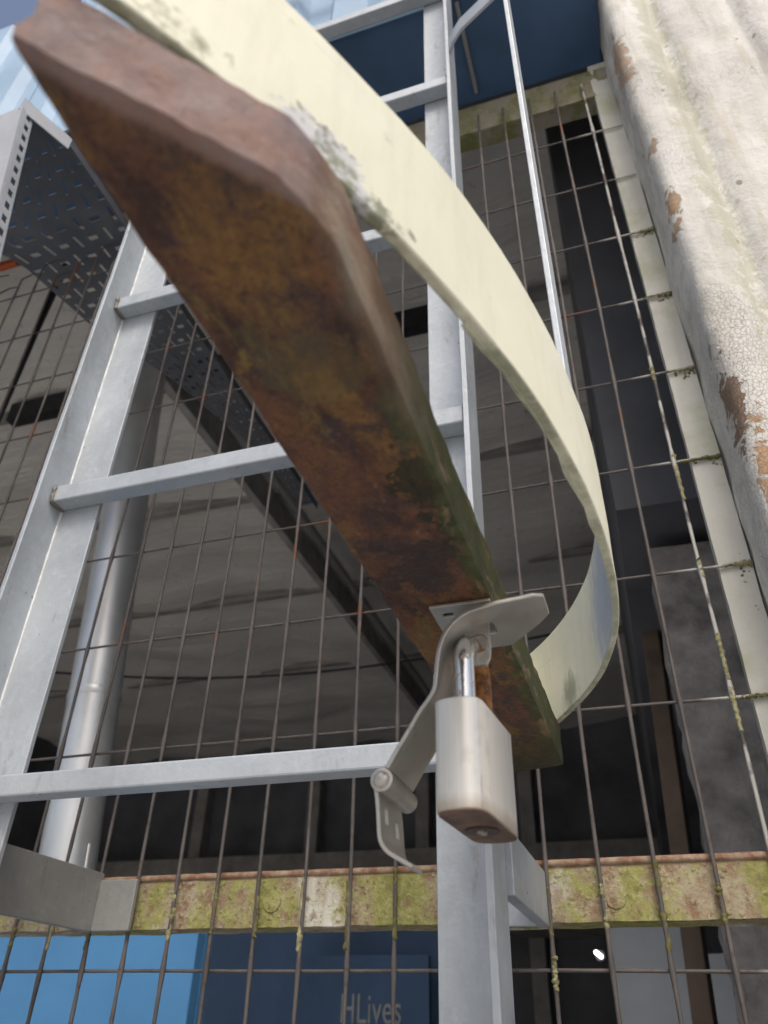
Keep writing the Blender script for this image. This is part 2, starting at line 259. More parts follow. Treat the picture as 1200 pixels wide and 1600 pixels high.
# ------------------------------------------------------------------ mesh helpers
class MB:
    def __init__(s): s.v = []; s.f = []
    def add(s, vs, fs):
        o = len(s.v); s.v += [tuple(v) for v in vs]; s.f += [tuple(i+o for i in f) for f in fs]; return s
    def box(s, a, b):
        (x0, y0, z0), (x1, y1, z1) = a, b
        return s.add([(x0, y0, z0), (x1, y0, z0), (x1, y1, z0), (x0, y1, z0), (x0, y0, z1), (x1, y0, z1), (x1, y1, z1), (x0, y1, z1)],
                     [(0, 3, 2, 1), (4, 5, 6, 7), (0, 1, 5, 4), (1, 2, 6, 5), (2, 3, 7, 6), (3, 0, 4, 7)])
    def bar(s, p, q, w, h):                  # box along p-q, w sideways, h the other way
        p, q = Vector(p), Vector(q); t = (q-p).normalized(); a = t.cross(Vector((0, 0, 1)))
        if a.length < 1e-3: a = Vector((1, 0, 0))
        a.normalize(); b = a.cross(t)
        vs = [e + a*sx*w/2 + b*sy*h/2 for e in (p, q) for sx, sy in ((-1, -1), (1, -1), (1, 1), (-1, 1))]
        return s.add(vs, [(0, 1, 2, 3), (7, 6, 5, 4), (0, 4, 5, 1), (1, 5, 6, 2), (2, 6, 7, 3), (3, 7, 4, 0)])
    def tube(s, pts, rad, n=8):
        pts = [Vector(p) for p in pts]; N = len(pts); rr = rad if isinstance(rad, (list, tuple)) else [rad]*N
        t0 = (pts[1]-pts[0]).normalized(); a = t0.orthogonal().normalized(); vs = []
        for i, p in enumerate(pts):
            t = (pts[min(i+1, N-1)]-pts[max(i-1, 0)]).normalized(); a = (a - t*a.dot(t)).normalized(); b = t.cross(a)
            vs += [p + (a*math.cos(2*math.pi*k/n) + b*math.sin(2*math.pi*k/n))*rr[i] for k in range(n)]
        fs = [(i*n+k, i*n+(k+1) % n, (i+1)*n+(k+1) % n, (i+1)*n+k) for i in range(N-1) for k in range(n)]
        return s.add(vs, fs + [tuple(range(n))[::-1], tuple((N-1)*n+k for k in range(n))])
    def prism(s, poly, z0, z1, seg=1, jit=0, closed=True):
        n = len(poly); vs = []
        for k in range(seg+1):
            z = z0+(z1-z0)*k/seg
            vs += [(x, y, z) for x, y in poly]
        fs = [(k*n+i, k*n+(i+1) % n, (k+1)*n+(i+1) % n, (k+1)*n+i) for k in range(seg) for i in range(n)]
        return s.add(vs, fs + [tuple(range(n))[::-1], tuple(seg*n+i for i in range(n))])
    def cells(s, nu, nv, fpos, th, skip=lambda i, j: False):
        """sheet of nu x nv cells; fpos(i, j) -> (point, unit normal); th = thickness to the back"""
        F = {}; B = {}
        def vid(D, i, j, back):
            if (i, j) not in D:
                p, n = fpos(i, j); D[(i, j)] = len(s.v); s.v.append(tuple(Vector(p) - Vector(n)*(th if back else 0)))
            return D[(i, j)]
        on = lambda i, j: 0 <= i < nu and 0 <= j < nv and not skip(i, j)
        for i in range(nu):
            for j in range(nv):
                if not on(i, j): continue
                c = [(i, j), (i+1, j), (i+1, j+1), (i, j+1)]
                s.f.append(tuple(vid(F, *q, 0) for q in c)); s.f.append(tuple(vid(B, *q, 1) for q in c[::-1]))
                for (di, dj), (a, b) in (((0, -1), (0, 1)), ((1, 0), (1, 2)), ((0, 1), (2, 3)), ((-1, 0), (3, 0))):
                    if not on(i+di, j+dj): s.f.append((vid(F, *c[b], 0), vid(F, *c[a], 0), vid(B, *c[a], 1), vid(B, *c[b], 1)))
        return s
def link(o, parent=None):
    C.objects.link(o)
    if parent: o.parent = parent
    return o
def build(name, mb, mat, parent=None, smooth=False, bevel=0, sharp=35, origin=None):
    base = Vector(origin) if origin else Vector((0, 0, 0)); q = parent
    while q: base += Vector(q.location); q = q.parent
    me = bpy.data.meshes.new(name); me.from_pydata([tuple(Vector(v)-base) for v in mb.v], [], mb.f); me.validate()
    bm = bmesh.new(); bm.from_mesh(me); bmesh.ops.recalc_face_normals(bm, faces=bm.faces); bm.to_mesh(me); bm.free()
    me.materials.append(M[mat]); o = bpy.data.objects.new(name, me)
    if origin: o.location = origin
    link(o, parent)
    if bevel:
        m = o.modifiers.new('bevel', 'BEVEL'); m.width = bevel; m.segments = 2; m.limit_method = 'ANGLE'
    if smooth:
        for p in me.polygons: p.use_smooth = True
        me.set_sharp_from_angle(angle=R(sharp))
    return o
def tag(o, label, cat=None, group=None, kind=None):
    o['label'] = label
    if cat: o['category'] = cat
    if group: o['group'] = group
    if kind: o['kind'] = kind
    return o
def thing(name, label, cat, loc, group=None):
    o = bpy.data.objects.new(name, None); o.location = loc; o.empty_display_size = .05; link(o); return tag(o, label, cat, group)
def fbm(p, sc, oc=4):
    return noise.fractal(Vector(p)*sc, 1.0, 2.0, oc)
GZ = -1.6                                            # ground level below the camera

# ------------------------------------------------------------------ setting
g = MB(); g.add([(-150, -150, GZ), (150, -150, GZ), (150, 150, GZ), (-150, 150, GZ)], [(0, 1, 2, 3)])
go = build('ground', g, 'concrete'); go['kind'] = 'structure'; go['label'] = 'grey concrete yard ground'

# --- the building behind the mesh: its own parts
bld = thing('workshop_building', 'dim workshop behind the wire mesh with grey sagging ceiling sheet', 'building', (-1.5, 3, GZ))
tb = MB(); NU, NV = 60, 60
def cpos(i, j):
    x = -4.2 + 4.5*i/NU; y = .73 + 4.6*j/NV
    z = 1.93 + .03*fbm((x*.7, y*2.6, 1), 2.4, 5) - .05*math.sin(math.pi*((x*1.1) % 1)) * min(1, j/8) - .012*(y-.7)
    return (x, y, z), (0, 0, -1)
tb.cells(NU, NV, cpos, .01)
build('ceiling_sheet', tb, 'tarp', bld, smooth=True)
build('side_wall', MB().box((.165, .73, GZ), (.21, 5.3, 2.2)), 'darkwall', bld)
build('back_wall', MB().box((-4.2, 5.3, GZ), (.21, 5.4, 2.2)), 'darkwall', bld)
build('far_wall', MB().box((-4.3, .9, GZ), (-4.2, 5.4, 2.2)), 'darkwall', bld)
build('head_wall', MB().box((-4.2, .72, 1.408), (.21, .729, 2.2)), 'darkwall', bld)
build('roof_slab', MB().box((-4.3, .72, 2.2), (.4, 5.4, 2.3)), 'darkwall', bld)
for x, wd in ((-1.265, .034),):
    build('joist', MB().box((x-wd/2, 1.45, 1.735), (x+wd/2, 5.25, 1.86)), 'joist', bld, bevel=.004)
build('conduit', MB().tube([(-1.17, 1.45, 1.80), (-1.16, 5.2, 1.78)], .016, 12), 'galv_dull', bld, smooth=True)
for y in (1.55, 2.25, 3.05, 3.9): build('batten', MB().box((-4.1, y, 1.845), (.02, y+.035, 1.872)), 'batten', bld, bevel=.002)
for k, (xa, xb, y) in enumerate(((-3.4, .0, 3.3),)):
    build('cable', MB().tube([(xa+(xb-xa)*i/20, y+.3*i/20, 1.76-.16*math.sin(math.pi*i/20)) for i in range(21)], .006, 6), 'black', bld, smooth=True)
for x in (-3.2, -2.3, -1.5, -.8): build('wall_post', MB().box((x, 5.2, GZ), (x+.09, 5.298, 1.8)), 'batten', bld)
build('wall_beam', MB().box((-4.15, 5.14, .95), (.02, 5.197, 1.07)), 'batten', bld); build('shelf', MB().box((-3.0, 4.6, .55), (-.3, 5.13, .585)), 'batten', bld)
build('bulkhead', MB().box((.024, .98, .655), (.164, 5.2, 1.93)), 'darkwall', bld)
build('cross_bar', MB().box((-1.95, 1.52, 1.795), (-.385, 1.565, 1.875)), 'black', bld, bevel=.003)
# soffit and blue cladding above
fas = thing('blue_cladding', 'light blue ribbed wall cladding with shade-darkened blue soffit above the ladder', 'cladding', (-1, .62, 1.4))
build('soffit', MB().box((-3.2, .545, 1.40), (.127, .718, 1.407)), 'blue_shaded', fas)
for k in range(12):
    x0 = .127-.28*(k+1); x1 = x0+.277; p = MB(); prof = [(x0, .545), (x0+.05, .545), (x0+.065, .565), (x0+.11, .565), (x0+.125, .545), (x0+.19, .545), (x0+.205, .565), (x0+.25, .565), (x0+.265, .545), (x1, .545), (x1, .575), (x0, .575)]
    p.prism(prof, 1.408, 2.12); build('cladding_panel', p, 'blue', fas)
build('drip_flashing', MB().box((-3.2, .538, 1.392), (.127, .5425, 1.425)), 'blue', fas)
build('conduit', MB().tube([(-.0885, .548, 1.394), (-.088, .70, 1.394)], .0035, 8), 'galv_dull', fas, smooth=True)

# ------------------------------------------------------------------ peeling pillar at the right
def column():
    prof = [(.129, .70), (.1292, .68), (.1288, .655), (.1295, .63), (.131, .612), (.134, .602), (.139, .5965), (.147, .594), (.158, .5945), (.170, .597), (.180, .602), (.1865, .608), (.191, .613), (.196, .6145), (.202, .612),
            (.208, .606), (.216, .6015), (.23, .600), (.25, .5995), (.27, .5995), (.283, .602), (.289, .607), (.294, .606), (.30, .599), (.312, .594), (.33, .593), (.36, .596), (.40, .60), (.5, .60), (.6, .602)]
    P = []
    for (a, b) in zip(prof[:-1], prof[1:]):
        n = max(1, int(math.dist(a, b)/.006)); n = min(n, 6)
        P += [(a[0]+(b[0]-a[0])*k/n, a[1]+(b[1]-a[1])*k/n) for k in range(n)]
    P.append(prof[-1]); nz = 420; mb = MB()
    def f(i, j):
        x, y = P[i]; z = GZ + (2.6-GZ)*j/nz
        dn = .0035*fbm((x*2, y*2, z), 9, 5) + .0016*fbm((x, y, z*.6), 42, 4) + .004*fbm((x, y, z), 2.5, 2)
        wx = .0025*fbm((4, 1, z), 6, 3)
        a = P[max(i-1, 0)]; b = P[min(i+1, len(P)-1)]; tx, ty = b[0]-a[0], b[1]-a[1]; l = math.hypot(tx, ty); n = Vector((-ty/l, tx/l, 0))
        if n.y > 0 and n.x > 0: n = -n
        n = Vector((ty/l, -tx/l, 0))
        return Vector((x+wx, y, z)) + n*dn, n
    mb.cells(len(P)-1, nz, f, .02)
    o = build('plastered_pillar', mb, 'column', smooth=True, sharp=80, origin=(.35, .65, GZ))
    tag(o, 'tall off-white pillar with cracked peeling paint and brown bare patches at the right', 'pillar')
column()

# ------------------------------------------------------------------ wire mesh screen
WY = .680
scr = thing('wire_mesh_screen', 'rusty welded wire mesh screen on mossy rails behind the ladder', 'mesh screen', (-.4, WY, GZ))
def wobbly(p, q, r, n, amp, seed):
    p, q = Vector(p), Vector(q); pts = []
    for k in range(n+1):
        t = k/n; c = p.lerp(q, t); z = c.x*3+c.z*3
        pts.append(c + Vector((amp*noise.noise(Vector((seed, z, 0))), amp*.5*noise.noise(Vector((seed, z, 9))), amp*noise.noise(Vector((seed, z, 5))))))
    rr = [r*(1+.18*noise.noise(Vector((seed, k*.9, 3)))) for k in range(n+1)]
    return pts, rr
HZS = [WY*(.368+.1866*k) for k in range(8)] + [.051, -.076, -.203]
vx = [WY*(.121-.0622*k) for k in range(28)]
for k, x in enumerate(vx):
    ztop = 1.28 if x > -.52 else 1.21 - .025*((k*7) % 3)
    pts, rr = wobbly((x, WY, GZ+.02), (x, WY, ztop), .0018, 170, .0024, k+1)
    rr = [r*(1.0+.14*noise.noise(Vector((k*3, q*1.3, 8))))+(.0007 if any(abs(pts[q].z-hh) < .010 for hh in HZS) else 0) for q, r in enumerate(rr)]
    if x <= -.52:
        e = pts[-1]; pts += [e+Vector((.012, .006, .018)), e+Vector((.028, .012, .024))]; rr += [.0016, .0012]
    build('wire', MB().tube(pts, rr, 6), 'wire', scr, smooth=True, sharp=80)
hz = [WY*(.368+.1866*k) for k in range(8)] + [.051, -.076, -.203]
for k, z in enumerate(hz):
    x1 = .126; x0 = -1.12
    pts, rr = wobbly((x0, WY+.0033, z), (x1, WY+.0033, z), .0014, 90, .0024, 50+k)
    build('wire', MB().tube(pts, rr, 6), 'wire', scr, smooth=True, sharp=80)
def lumpy_box(a, b, nx, amp, axis=0):
    """box from a to b cut into nx pieces along x (or z), its skin roughened"""
    mb = MB(); (x0, y0, z0), (x1, y1, z1) = a, b
    ring = [(0, 0), (.5, 0), (1, 0), (1, .5), (1, 1), (.5, 1), (0, 1), (0, .5)]; vs = []
    for k in range(nx+1):
        t = k/nx
        for u, v in ring:
            p = Vector((x0+(x1-x0)*t, y0+(y1-y0)*u, z0+(z1-z0)*v)) if axis == 0 else Vector((x0+(x1-x0)*u, y0+(y1-y0)*v, z0+(z1-z0)*t))
            vs.append(p + Vector((fbm(p, 35)*amp, fbm(p+Vector((5, 0, 0)), 35)*amp*.4, fbm(p+Vector((0, 7, 0)), 35)*amp)))
    n = 8; fs = [(k*n+i, k*n+(i+1) % n, (k+1)*n+(i+1) % n, (k+1)*n+i) for k in range(nx) for i in range(n)]
    return mb.add(vs, fs + [tuple(range(n))[::-1], tuple(nx*n+i for i in range(n))])
rl = build('bottom_rail', lumpy_box((-1.12, .6865, .084), (.30, .691, .1285), 160, .0012), 'rail', scr, smooth=True, sharp=40)
build('rail_flange', lumpy_box((-1.12, .6915, .0835), (.30, .722, .0875), 120, .0012), 'rail', rl, smooth=True, sharp=40)
lip, lr = wobbly((-1.12, .6875, .1262), (.30, .6875, .1262), .0031, 150, .0012, 91); build('rail_lip', MB().tube(lip, lr, 6), 'rail', rl, smooth=True, sharp=80)
for x, z in ((-.036, .101), (-.33, .104)):
    build('washer', MB().tube([(x, .6866, z), (x, .6855, z), (x, .6851, z)], [.0085, .0085, .0068], 18), 'rail', rl, smooth=True)
tr = build('top_rail', lumpy_box((-.50, .6865, 1.245), (.127, .692, 1.325), 80, .0014), 'rail', scr, smooth=True, sharp=40)
build('rail_flange', lumpy_box((-.50, .6925, 1.244), (.127, .716, 1.249), 80, .0014), 'rail', tr, smooth=True, sharp=40)
build('edge_post', lumpy_box((.0985, .6865, -1.58), (.1275, .70, 1.34), 300, .0005, axis=2), 'post', scr, smooth=True, sharp=40)
# moss that grew on the wires where they cross the rails and the post
ms = MB(); mp = MB()
for k, x in enumerate(vx):
    if x < -1: continue
    zt = .118+random.uniform(-.012, .012); zb = .072 - random.uniform(-.008, .012); n = 30
    pts = [(x+random.uniform(-.0006, .0006), WY-.0004+.0022*(.5-abs(.5-i/n)), zb+(zt-zb)*i/n) for i in range(n+1)]
    (ms if k % 3 else mp).tube(pts, [.0019+.0016*max(-.2, noise.noise(Vector((k*2.3, i*.45, 1)))) + .0005*noise.noise(Vector((k, i*1.7, 5))) - (.0012 if i in (0, n) else 0) for i in range(n+1)], 6)
for k, z in enumerate(hz[:9]):
    n = 30; x0, x1 = .088 + .012*(k % 2), .127
    if z > 1.0: continue
    pts = [(x0+(x1-x0)*i/n, WY+.0035, z+.0010*noise.noise(Vector((k, i*.5, 0)))-.0012*max(0, noise.noise(Vector((k*4, i*.3, 0))))) for i in range(n+1)]
    (mp if k % 2 else ms).tube(pts, [.0015+.0034*(i/n)*max(0, noise.noise(Vector((k*3, i*.37, 4))))+.0005*noise.noise(Vector((k, i*1.9, 2)))+.0006*(i/n) for i in range(n+1)], 6)
for z, l, kx in ((hz[2], .05, 0), (hz[1], .012, 0), (hz[3], .012, 0), (hz[0], -.03, 0), (.30, .035, 0), (.052, .014, 4)):
    x = vx[kx]; n = 34
    pts = [(x+.0004*math.sin(i), WY-.0008, z+.008-(abs(l)+.008)*i/n) for i in range(n+1)]
    mp.tube(pts, [.0017+.0034*max(0, noise.noise(Vector((z*30, i*.33, 2))))*(1-i/n*.6)+.0005*noise.noise(Vector((z*9, i*1.8, 2))) for i in range(n+1)], 6)
def lump(mb, c, r):
    vs = []; fs = []; n = 7
    for a in range(3):
        for b in range(n):
            t_ = 2*math.pi*b/n; q = (1, .8, .35)[a]; p_ = Vector((math.cos(t_)*q*r, (0, -.3, -.42)[a]*r*.5, math.sin(t_)*q*r)); p_ *= 1+.45*noise.noise((Vector(c)+p_)*400); vs.append(Vector(c)+p_)
    for a in range(2): fs += [(a*n+b, a*n+(b+1) % n, (a+1)*n+(b+1) % n, (a+1)*n+b) for b in range(n)]
    mb.add(vs, fs + [tuple(2*n+b for b in range(n))])
rnd = random.Random(3); mc = MB()
for k in range(260):
    x = rnd.uniform(-.46, .13); near = min(vx, key=lambda q: abs(q-x)); x = near+(x-near)*rnd.uniform(.15, 1); z = rnd.choice((.1215-abs(rnd.gauss(0, .006)), .0865+abs(rnd.gauss(0, .004)), rnd.uniform(.086, .122)))
    lump(mc, (x, .6864, z), rnd.uniform(.0008, .0026))
for k in range(120): lump(ms if rnd.random() < .5 else mp, (.1265-abs(rnd.gauss(0, .012)), .6862, rnd.choice(HZS[:6])+rnd.gauss(-.002, .004)), rnd.uniform(.0006, .0019))
o = build('moss', mc, 'rail', scr, smooth=True, sharp=80); o['kind'] = 'stuff'
o = build('moss', ms, 'moss', scr, smooth=True, sharp=80); o['kind'] = 'stuff'
o = build('moss', mp, 'moss_pale', scr, smooth=True, sharp=80); o['kind'] = 'stuff'

# ------------------------------------------------------------------ caged ladder
lad = thing('caged_ladder', 'galvanised steel ladder with square rungs and a cream painted safety hoop', 'ladder', (-.314, .5, GZ))
def stile(xo, sgn, inner):
    t = .005; f = .0035; yb, yf, yk = .520, .482, .525
    xi = xo + sgn*t
    poly = [(xo, yf), (xi, yf), (xi, yb-f), (xi+sgn*f*.3, yb-f*.3), (xi+sgn*f, yb), (inner, yb), (inner, yk), (xo, yk)]
    mb = MB(); nz = 90; n = len(poly); vs = []
    for k in range(nz+1):
        z = GZ+(3.2-GZ)*k/nz
        for x, y in poly:
            j = .0006*noise.noise(Vector((x*40, y*40, z*14))) ; vs.append((x+j*.6, y+j, z))
    fs = [(k*n+i, k*n+(i+1) % n, (k+1)*n+(i+1) % n, (k+1)*n+i) for k in range(nz) for i in range(n)]
    mb.add(vs, fs + [tuple(range(n))[::-1], tuple(nz*n+i for i in range(n))])
    return build('stile', mb, 'galv', lad, smooth=True, sharp=25, bevel=.0007)
sl_ = stile(-.5396, 1, -.488); stile(-.092, -1, -.136)
pts, rr = [], []
for k in range(260):
    z = -.4+2.2*k/259; pts.append((-.5335+.0004*noise.noise(Vector((k*.3, 0, 0))), .5188, z)); rr.append(.0013+.0007*noise.noise(Vector((k*.55, 4, 0))))
build('zinc_run', MB().tube(pts, rr, 6), 'zinc', sl_, smooth=True, sharp=80)
for k in range(-5, 9):
    z = .156+.2965*k
    if z < GZ: continue
    h = .0175 if k == 0 else .0195
    rg = build('rung', MB().box((-.5342, .5005, z), (-.0974, .5195, z+h)), 'galv', lad, bevel=.0016)
    for xe, s in ((-.5335, 1), (-.098, -1)):
        pts = [(xe+s*.0012, .5000+.001*math.sin(i*2.1), z+h*(1-i/8)) for i in range(8)] + [(xe+s*.0012, .5000+.0185*i/8, z-.0004) for i in range(9)]
        build('weld_bead', MB().tube(pts, [.0017+.0016*abs(noise.noise(Vector((k*5+s, i*.8, 0)))) for i in range(17)], 6), 'weld', rg, smooth=True, sharp=80)
build('bracket', MB().box((-.0965, .5255, .0795), (-.0875, .6765, .119)).box((-.1395, .6715, .0800), (-.0967, .6765, .1185)), 'galv', lad, bevel=.0008)
build('bracket', MB().box((-.508, .5255, .0805), (-.503, .6765, .1305)).box((-.5028, .6715, .0815), (-.463, .6765, .124)), 'galv_dull', lad, bevel=.0008)  # darker steel than the right bracket: its shade is in the colour
# hoops: plan path from the right stile round the front to the left stile
CX, CY = -.314, .35
def plan(th, a=.317):
    y = math.cos(th); b = .435 if y > 0 else .34           # th = 0 is the front, pi/2 the right side
    return CX + a*math.sin(th), CY - b*y
def hoop_path(a=.317, th1=R(131), n=150):
    pts = [plan(-th1 + 2*th1*i/n, a) for i in range(n+1)]
    e = pts[-1]; s0 = pts[0]
    r = [(e[0]-.008, e[1]+.002), (e[0]-.014, e[1]-.005), (e[0]-.0165, e[1]-.016), (e[0]-.0168, e[1]-.035)]; l = [(2*CX-x, y) for x, y in r]
    return l[::-1] + pts + r
def hoop(zb, h, th, path, mat, rag=0):
    N = len(path); nv = 10; mb = MB()
    def f(i, j):
        a = path[max(i-1, 0)]; b = path[min(i+1, N-1)]; tx, ty = b[0]-a[0], b[1]-a[1]; l = math.hypot(tx, ty); nrm = Vector((ty/l, -tx/l, 0))
        x, y = path[i]; z = zb+h*j/nv
        dn = .0009*fbm((x, y, z), 14, 3)
        if j == 0: z += rag*(.0012*fbm((x, y, 2), 45, 3))
        return Vector((x, y, z))+nrm*dn, nrm
    mb.cells(N-1, nv, f, th); return mb
hp = build('hoop', hoop(.1895, .064, .0042, hoop_path(), 'cream', .35), 'cream', lad, smooth=True, sharp=50, bevel=.0009)
hp['label'] = 'wide cream painted flat hoop with scuffed chipped paint'
# torn paint along the lower inner edge of the hoop
fl = MB(); pth = hoop_path()
for i in range(len(pth)-1):
    (x0, y0), (x1, y1) = pth[i], pth[i+1]
    if not (.16 < y0 < .34 and x0 > -.1): continue
    l = math.hypot(x1-x0, y1-y0); nx, ny = (y1-y0)/l, -(x1-x0)/l
    d0 = .0042+.0042*max(0, noise.noise(Vector((i*.45, 0, 0)))) ; d1 = .0042+.0042*max(0, noise.noise(Vector(((i+1)*.45, 0, 0))))
    q = [(x0-nx*.0035, y0-ny*.0035), (x1-nx*.0035, y1-ny*.0035), (x1-nx*d1, y1-ny*d1), (x0-nx*d0, y0-ny*d0)]
    fl.add([(x, y, .1893) for x, y in q]+[(x, y, .1902) for x, y in q], [(0, 3, 2, 1), (4, 5, 6, 7), (0, 1, 5, 4), (1, 2, 6, 5), (2, 3, 7, 6), (3, 0, 4, 7)])
build('paint_flake', fl, 'cream', hp)
h2 = build('hoop', hoop(1.092, .030, .004, [plan(R(5)+R(100)*i/90, .311) for i in range(91)] + [(-.07, .466), (-.083, .478), (-.0915, .492)], 'galv'), 'galv', lad, smooth=True, sharp=50, bevel=.0006)
# upright flat bars of the cage
for th in (R(83.2), R(30)):
    x, y = plan(th, .317-.0062); x2, y2 = plan(th+R(3), .317-.0062); tx, ty = x2-x, y2-y; l = math.hypot(tx, ty); tx, ty = tx/l, ty/l; nx, ny = ty, -tx
    w_, h_ = .012, .0017
    poly = [(x+tx*a*w_+nx*b*h_, y+ty*a*w_+ny*b*h_) for a, b in ((-1, -1), (1, -1), (1, 1), (-1, 1))]
    if abs(th) < R(60): z0 = 1.06
    else: z0 = .215
    build('cage_bar', MB().prism(poly, z0, 2.9), 'galv', lad, bevel=.0006)

# ------------------------------------------------------------------ brown beam carrying the hasp
def beam():
    mb = MB(); NX, NZ = 16, 8; x0, x1, z0, z1, ye = -.0955, -.0500, .160, .1870, .536
    ring = [(i/NX, 0) for i in range(NX)] + [(1, j/NZ) for j in range(NZ)] + [(1-i/NX, 1) for i in range(NX)] + [(0, 1-j/NZ) for j in range(NZ)]
    n = len(ring); vs = []; T = [0, .003, .008, .016] + [.016+.984*k/170 for k in range(1, 169)] + [.994, 1.0]; NY = len(T)-1
    def pt(u, v, t, ins):
        uu = ins + u*(1-2*ins); vv = 1.4*ins + v*(1-2.8*ins); X = x0+(x1-x0)*uu; Z = z0+(z1-z0)*vv
        du = min(u, 1-u); dv = min(v, 1-v); ru, rv = .09, .15
        if du < ru and dv < rv:
            kk = .0004*((ru-du)/ru)*((rv-dv)/rv); X -= (1 if u > .5 else -1)*kk; Z -= (1 if v > .5 else -1)*kk
        ys = .0415 + (X-x0)*1.12 + .012*max(0, (u-.86)/.14)**2
        p = Vector((X, ys + (ye + .012*(1-u)-ys)*t, Z)); a = .0006*fbm(p, 60, 4) + .0006*fbm(p, 16, 3)
        if t > .02: p += Vector(((u-.5)*2*a if du < .02 else 0, 0, (v-.5)*2*a if dv < .02 else 0))
        else: p.y += .0016*fbm(p, 45, 4) + .001*fbm(p, 140, 3)
        return p
    for t in T:
        ins = .022 if t == 0 else .007 if t == .003 else 0
        vs += [pt(u, v, t, ins) for u, v in ring]
    fs = [(k*n+i, k*n+(i+1) % n, (k+1)*n+(i+1) % n, (k+1)*n+i) for k in range(NY) for i in range(n)]
    for t, base in ((0, 0), (1.0, NY*n)):
        idx = {}
        for q, (u, v) in enumerate(ring): idx[(round(u*NX), round(v*NZ))] = base+q
        for i in range(1, NX):
            for j in range(1, NZ):
                idx[(i, j)] = len(vs); vs.append(pt(i/NX, j/NZ, t, .022 if t == 0 else 0))
        for i in range(NX):
            for j in range(NZ): fs.append((idx[(i, j)], idx[(i+1, j)], idx[(i+1, j+1)], idx[(i, j+1)]))
    mb.add(vs, fs)
    o = build('beam', mb, 'beam', smooth=True, sharp=30, origin=(-.072, .3, .16), bevel=0)
    tag(o, 'thick brown weathered beam with green algae edge running under the cream hoop', 'beam')
beam()

# ------------------------------------------------------------------ hasp
ha = thing('hasp', 'bent stainless hasp with open hinge leaf fixed under the brown beam', 'hasp', (-.062, .305, .158))
prof = [(-.0275, .1570), (-.031, .1562), (-.036, .1552), (-.043, .1542), (-.050, .1532), (-.056, .1525), (-.0615, .1512), (-.066, .1482), (-.0695, .1438), (-.0717, .138), (-.0728, .132), (-.0735, .1255), (-.0743, .1200), (-.0768, .1155), (-.0805, .1108), (-.085, .1035), (-.0898, .0961), (-.094, .0892)]
def resample(P, n):
    P = [Vector((x, z)) for x, z in P]; L = [0]
    for a, b in zip(P[:-1], P[1:]): L.append(L[-1]+(b-a).length)
    out = []
    for k in range(n+1):
        s = L[-1]*k/n; i = max(j for j in range(len(L)) if L[j] <= s+1e-9); i = min(i, len(P)-2)
        t = (s-L[i])/(L[i+1]-L[i]); p0 = P[max(i-1, 0)]; p1 = P[i]; p2 = P[i+1]; p3 = P[min(i+2, len(P)-1)]
        out.append(.5*((2*p1)+(p2-p0)*t+(2*p0-5*p1+4*p2-p3)*t*t+(3*p1-p0-3*p2+p3)*t**3))
    return out
NU = 48; sp = resample(prof, NU); NVs = 11; Y0, Y1 = .2875, .3225
def strap(i, j):
    a = sp[max(i-1, 0)]; b = sp[min(i+1, NU)]; t = (b-a).normalized(); n = Vector((-t.y, 0, t.x))
    if n.z > 0: n = -n
    if i > NU*.42: n = Vector((abs(n.x), 0, -abs(n.z)*(1 if n.x*n.z <= 0 else 1)))
    v = j/NVs; x, z = sp[i]; y0, y1 = Y0, Y1
    y1 -= .014*max(0, 1-i/9)
    if i < 2: c = (2-i)/2; y0 += .003*c; y1 -= .002*c
    if i < 18: y0 -= .002*max(0, 1-abs(i-9)/8); y1 += .004*max(0, 1-abs(i-10)/8)
    return Vector((x, y0+(y1-y0)*v, z)), n
build('hasp_arm', MB().cells(NU, NVs, strap, .0017, lambda i, j: 11 <= i < 17 and 4 <= j < 7), 'steel', ha, smooth=True, sharp=40, bevel=.0004)
sp_ = build('staple_plate', MB().cells(12, 12, lambda i, j: ((-.0775+.027*i/12, .2900+.040*j/12, .1580), (0, 0, -1)), .0014, lambda i, j: (i, j) in ((2, 2), (3, 2), (2, 9), (3, 9), (9, 2), (9, 9))), 'steel', ha, bevel=.0003)
# the staple: a tab with a hole, hanging through the slot of the arm
def staple(yc):
    mb = MB(); n = 24; cx, cz, hw, hh = -.0595, .1475, .0052, .0115; rin = .0046
    out = []; inn = []
    for k in range(n):
        a = 2*math.pi*k/n; c, s = math.cos(a), math.sin(a); m = max(abs(c)/hw, abs(s)/hh); ox, oz = c/m, s/m
        if oz < 0: q = math.hypot(ox/hw, oz/hh); q = min(1, 1.16/q) if q > 1.16 else 1; ox *= q; oz *= q
        out.append((cx+ox, cz+oz)); inn.append((cx+c*rin*.98, cz-.0012+s*rin))
    vs = [(x, yc+d, z) for d in (-.0012, .0012) for x, z in out] + [(x, yc+d, z) for d in (-.0012, .0012) for x, z in inn]
    fs = []
    for k in range(n):
        q = (k+1) % n
        fs += [(k, q, 2*n+q, 2*n+k), (n+q, n+k, 3*n+k, 3*n+q), (q, k, n+k, n+q), (2*n+k, 2*n+q, 3*n+q, 3*n+k)]
    mb.add(vs, fs); return mb
build('staple', staple(.3065), 'steel', sp_, smooth=True, sharp=40)
HX, HZ = -.0966, .0852
build('knuckle', MB().tube([(HX, .2872, HZ), (HX, .2874, HZ), (HX, .3040, HZ)], [.0040, .0045, .0045], 20), 'steel', ha, smooth=True)
build('knuckle', MB().tube([(HX, .3045, HZ), (HX, .3228, HZ)], .0044, 20), 'steel', ha, smooth=True)
build('hinge_pin', MB().tube([(HX, .2852, HZ), (HX, .2855, HZ), (HX, .2862, HZ), (HX, .2871, HZ), (HX, .32, HZ)], [.0004, .0018, .0028, .0034, .0034], 18), 'steel', ha, smooth=True, sharp=60)
lp = resample([(-.0985, .0822), (-.0978, .078), (-.0972, .072), (-.0968, .067), (-.0962, .0635), (-.0945, .0605), (-.091, .0585), (-.0875, .0568)], 24)
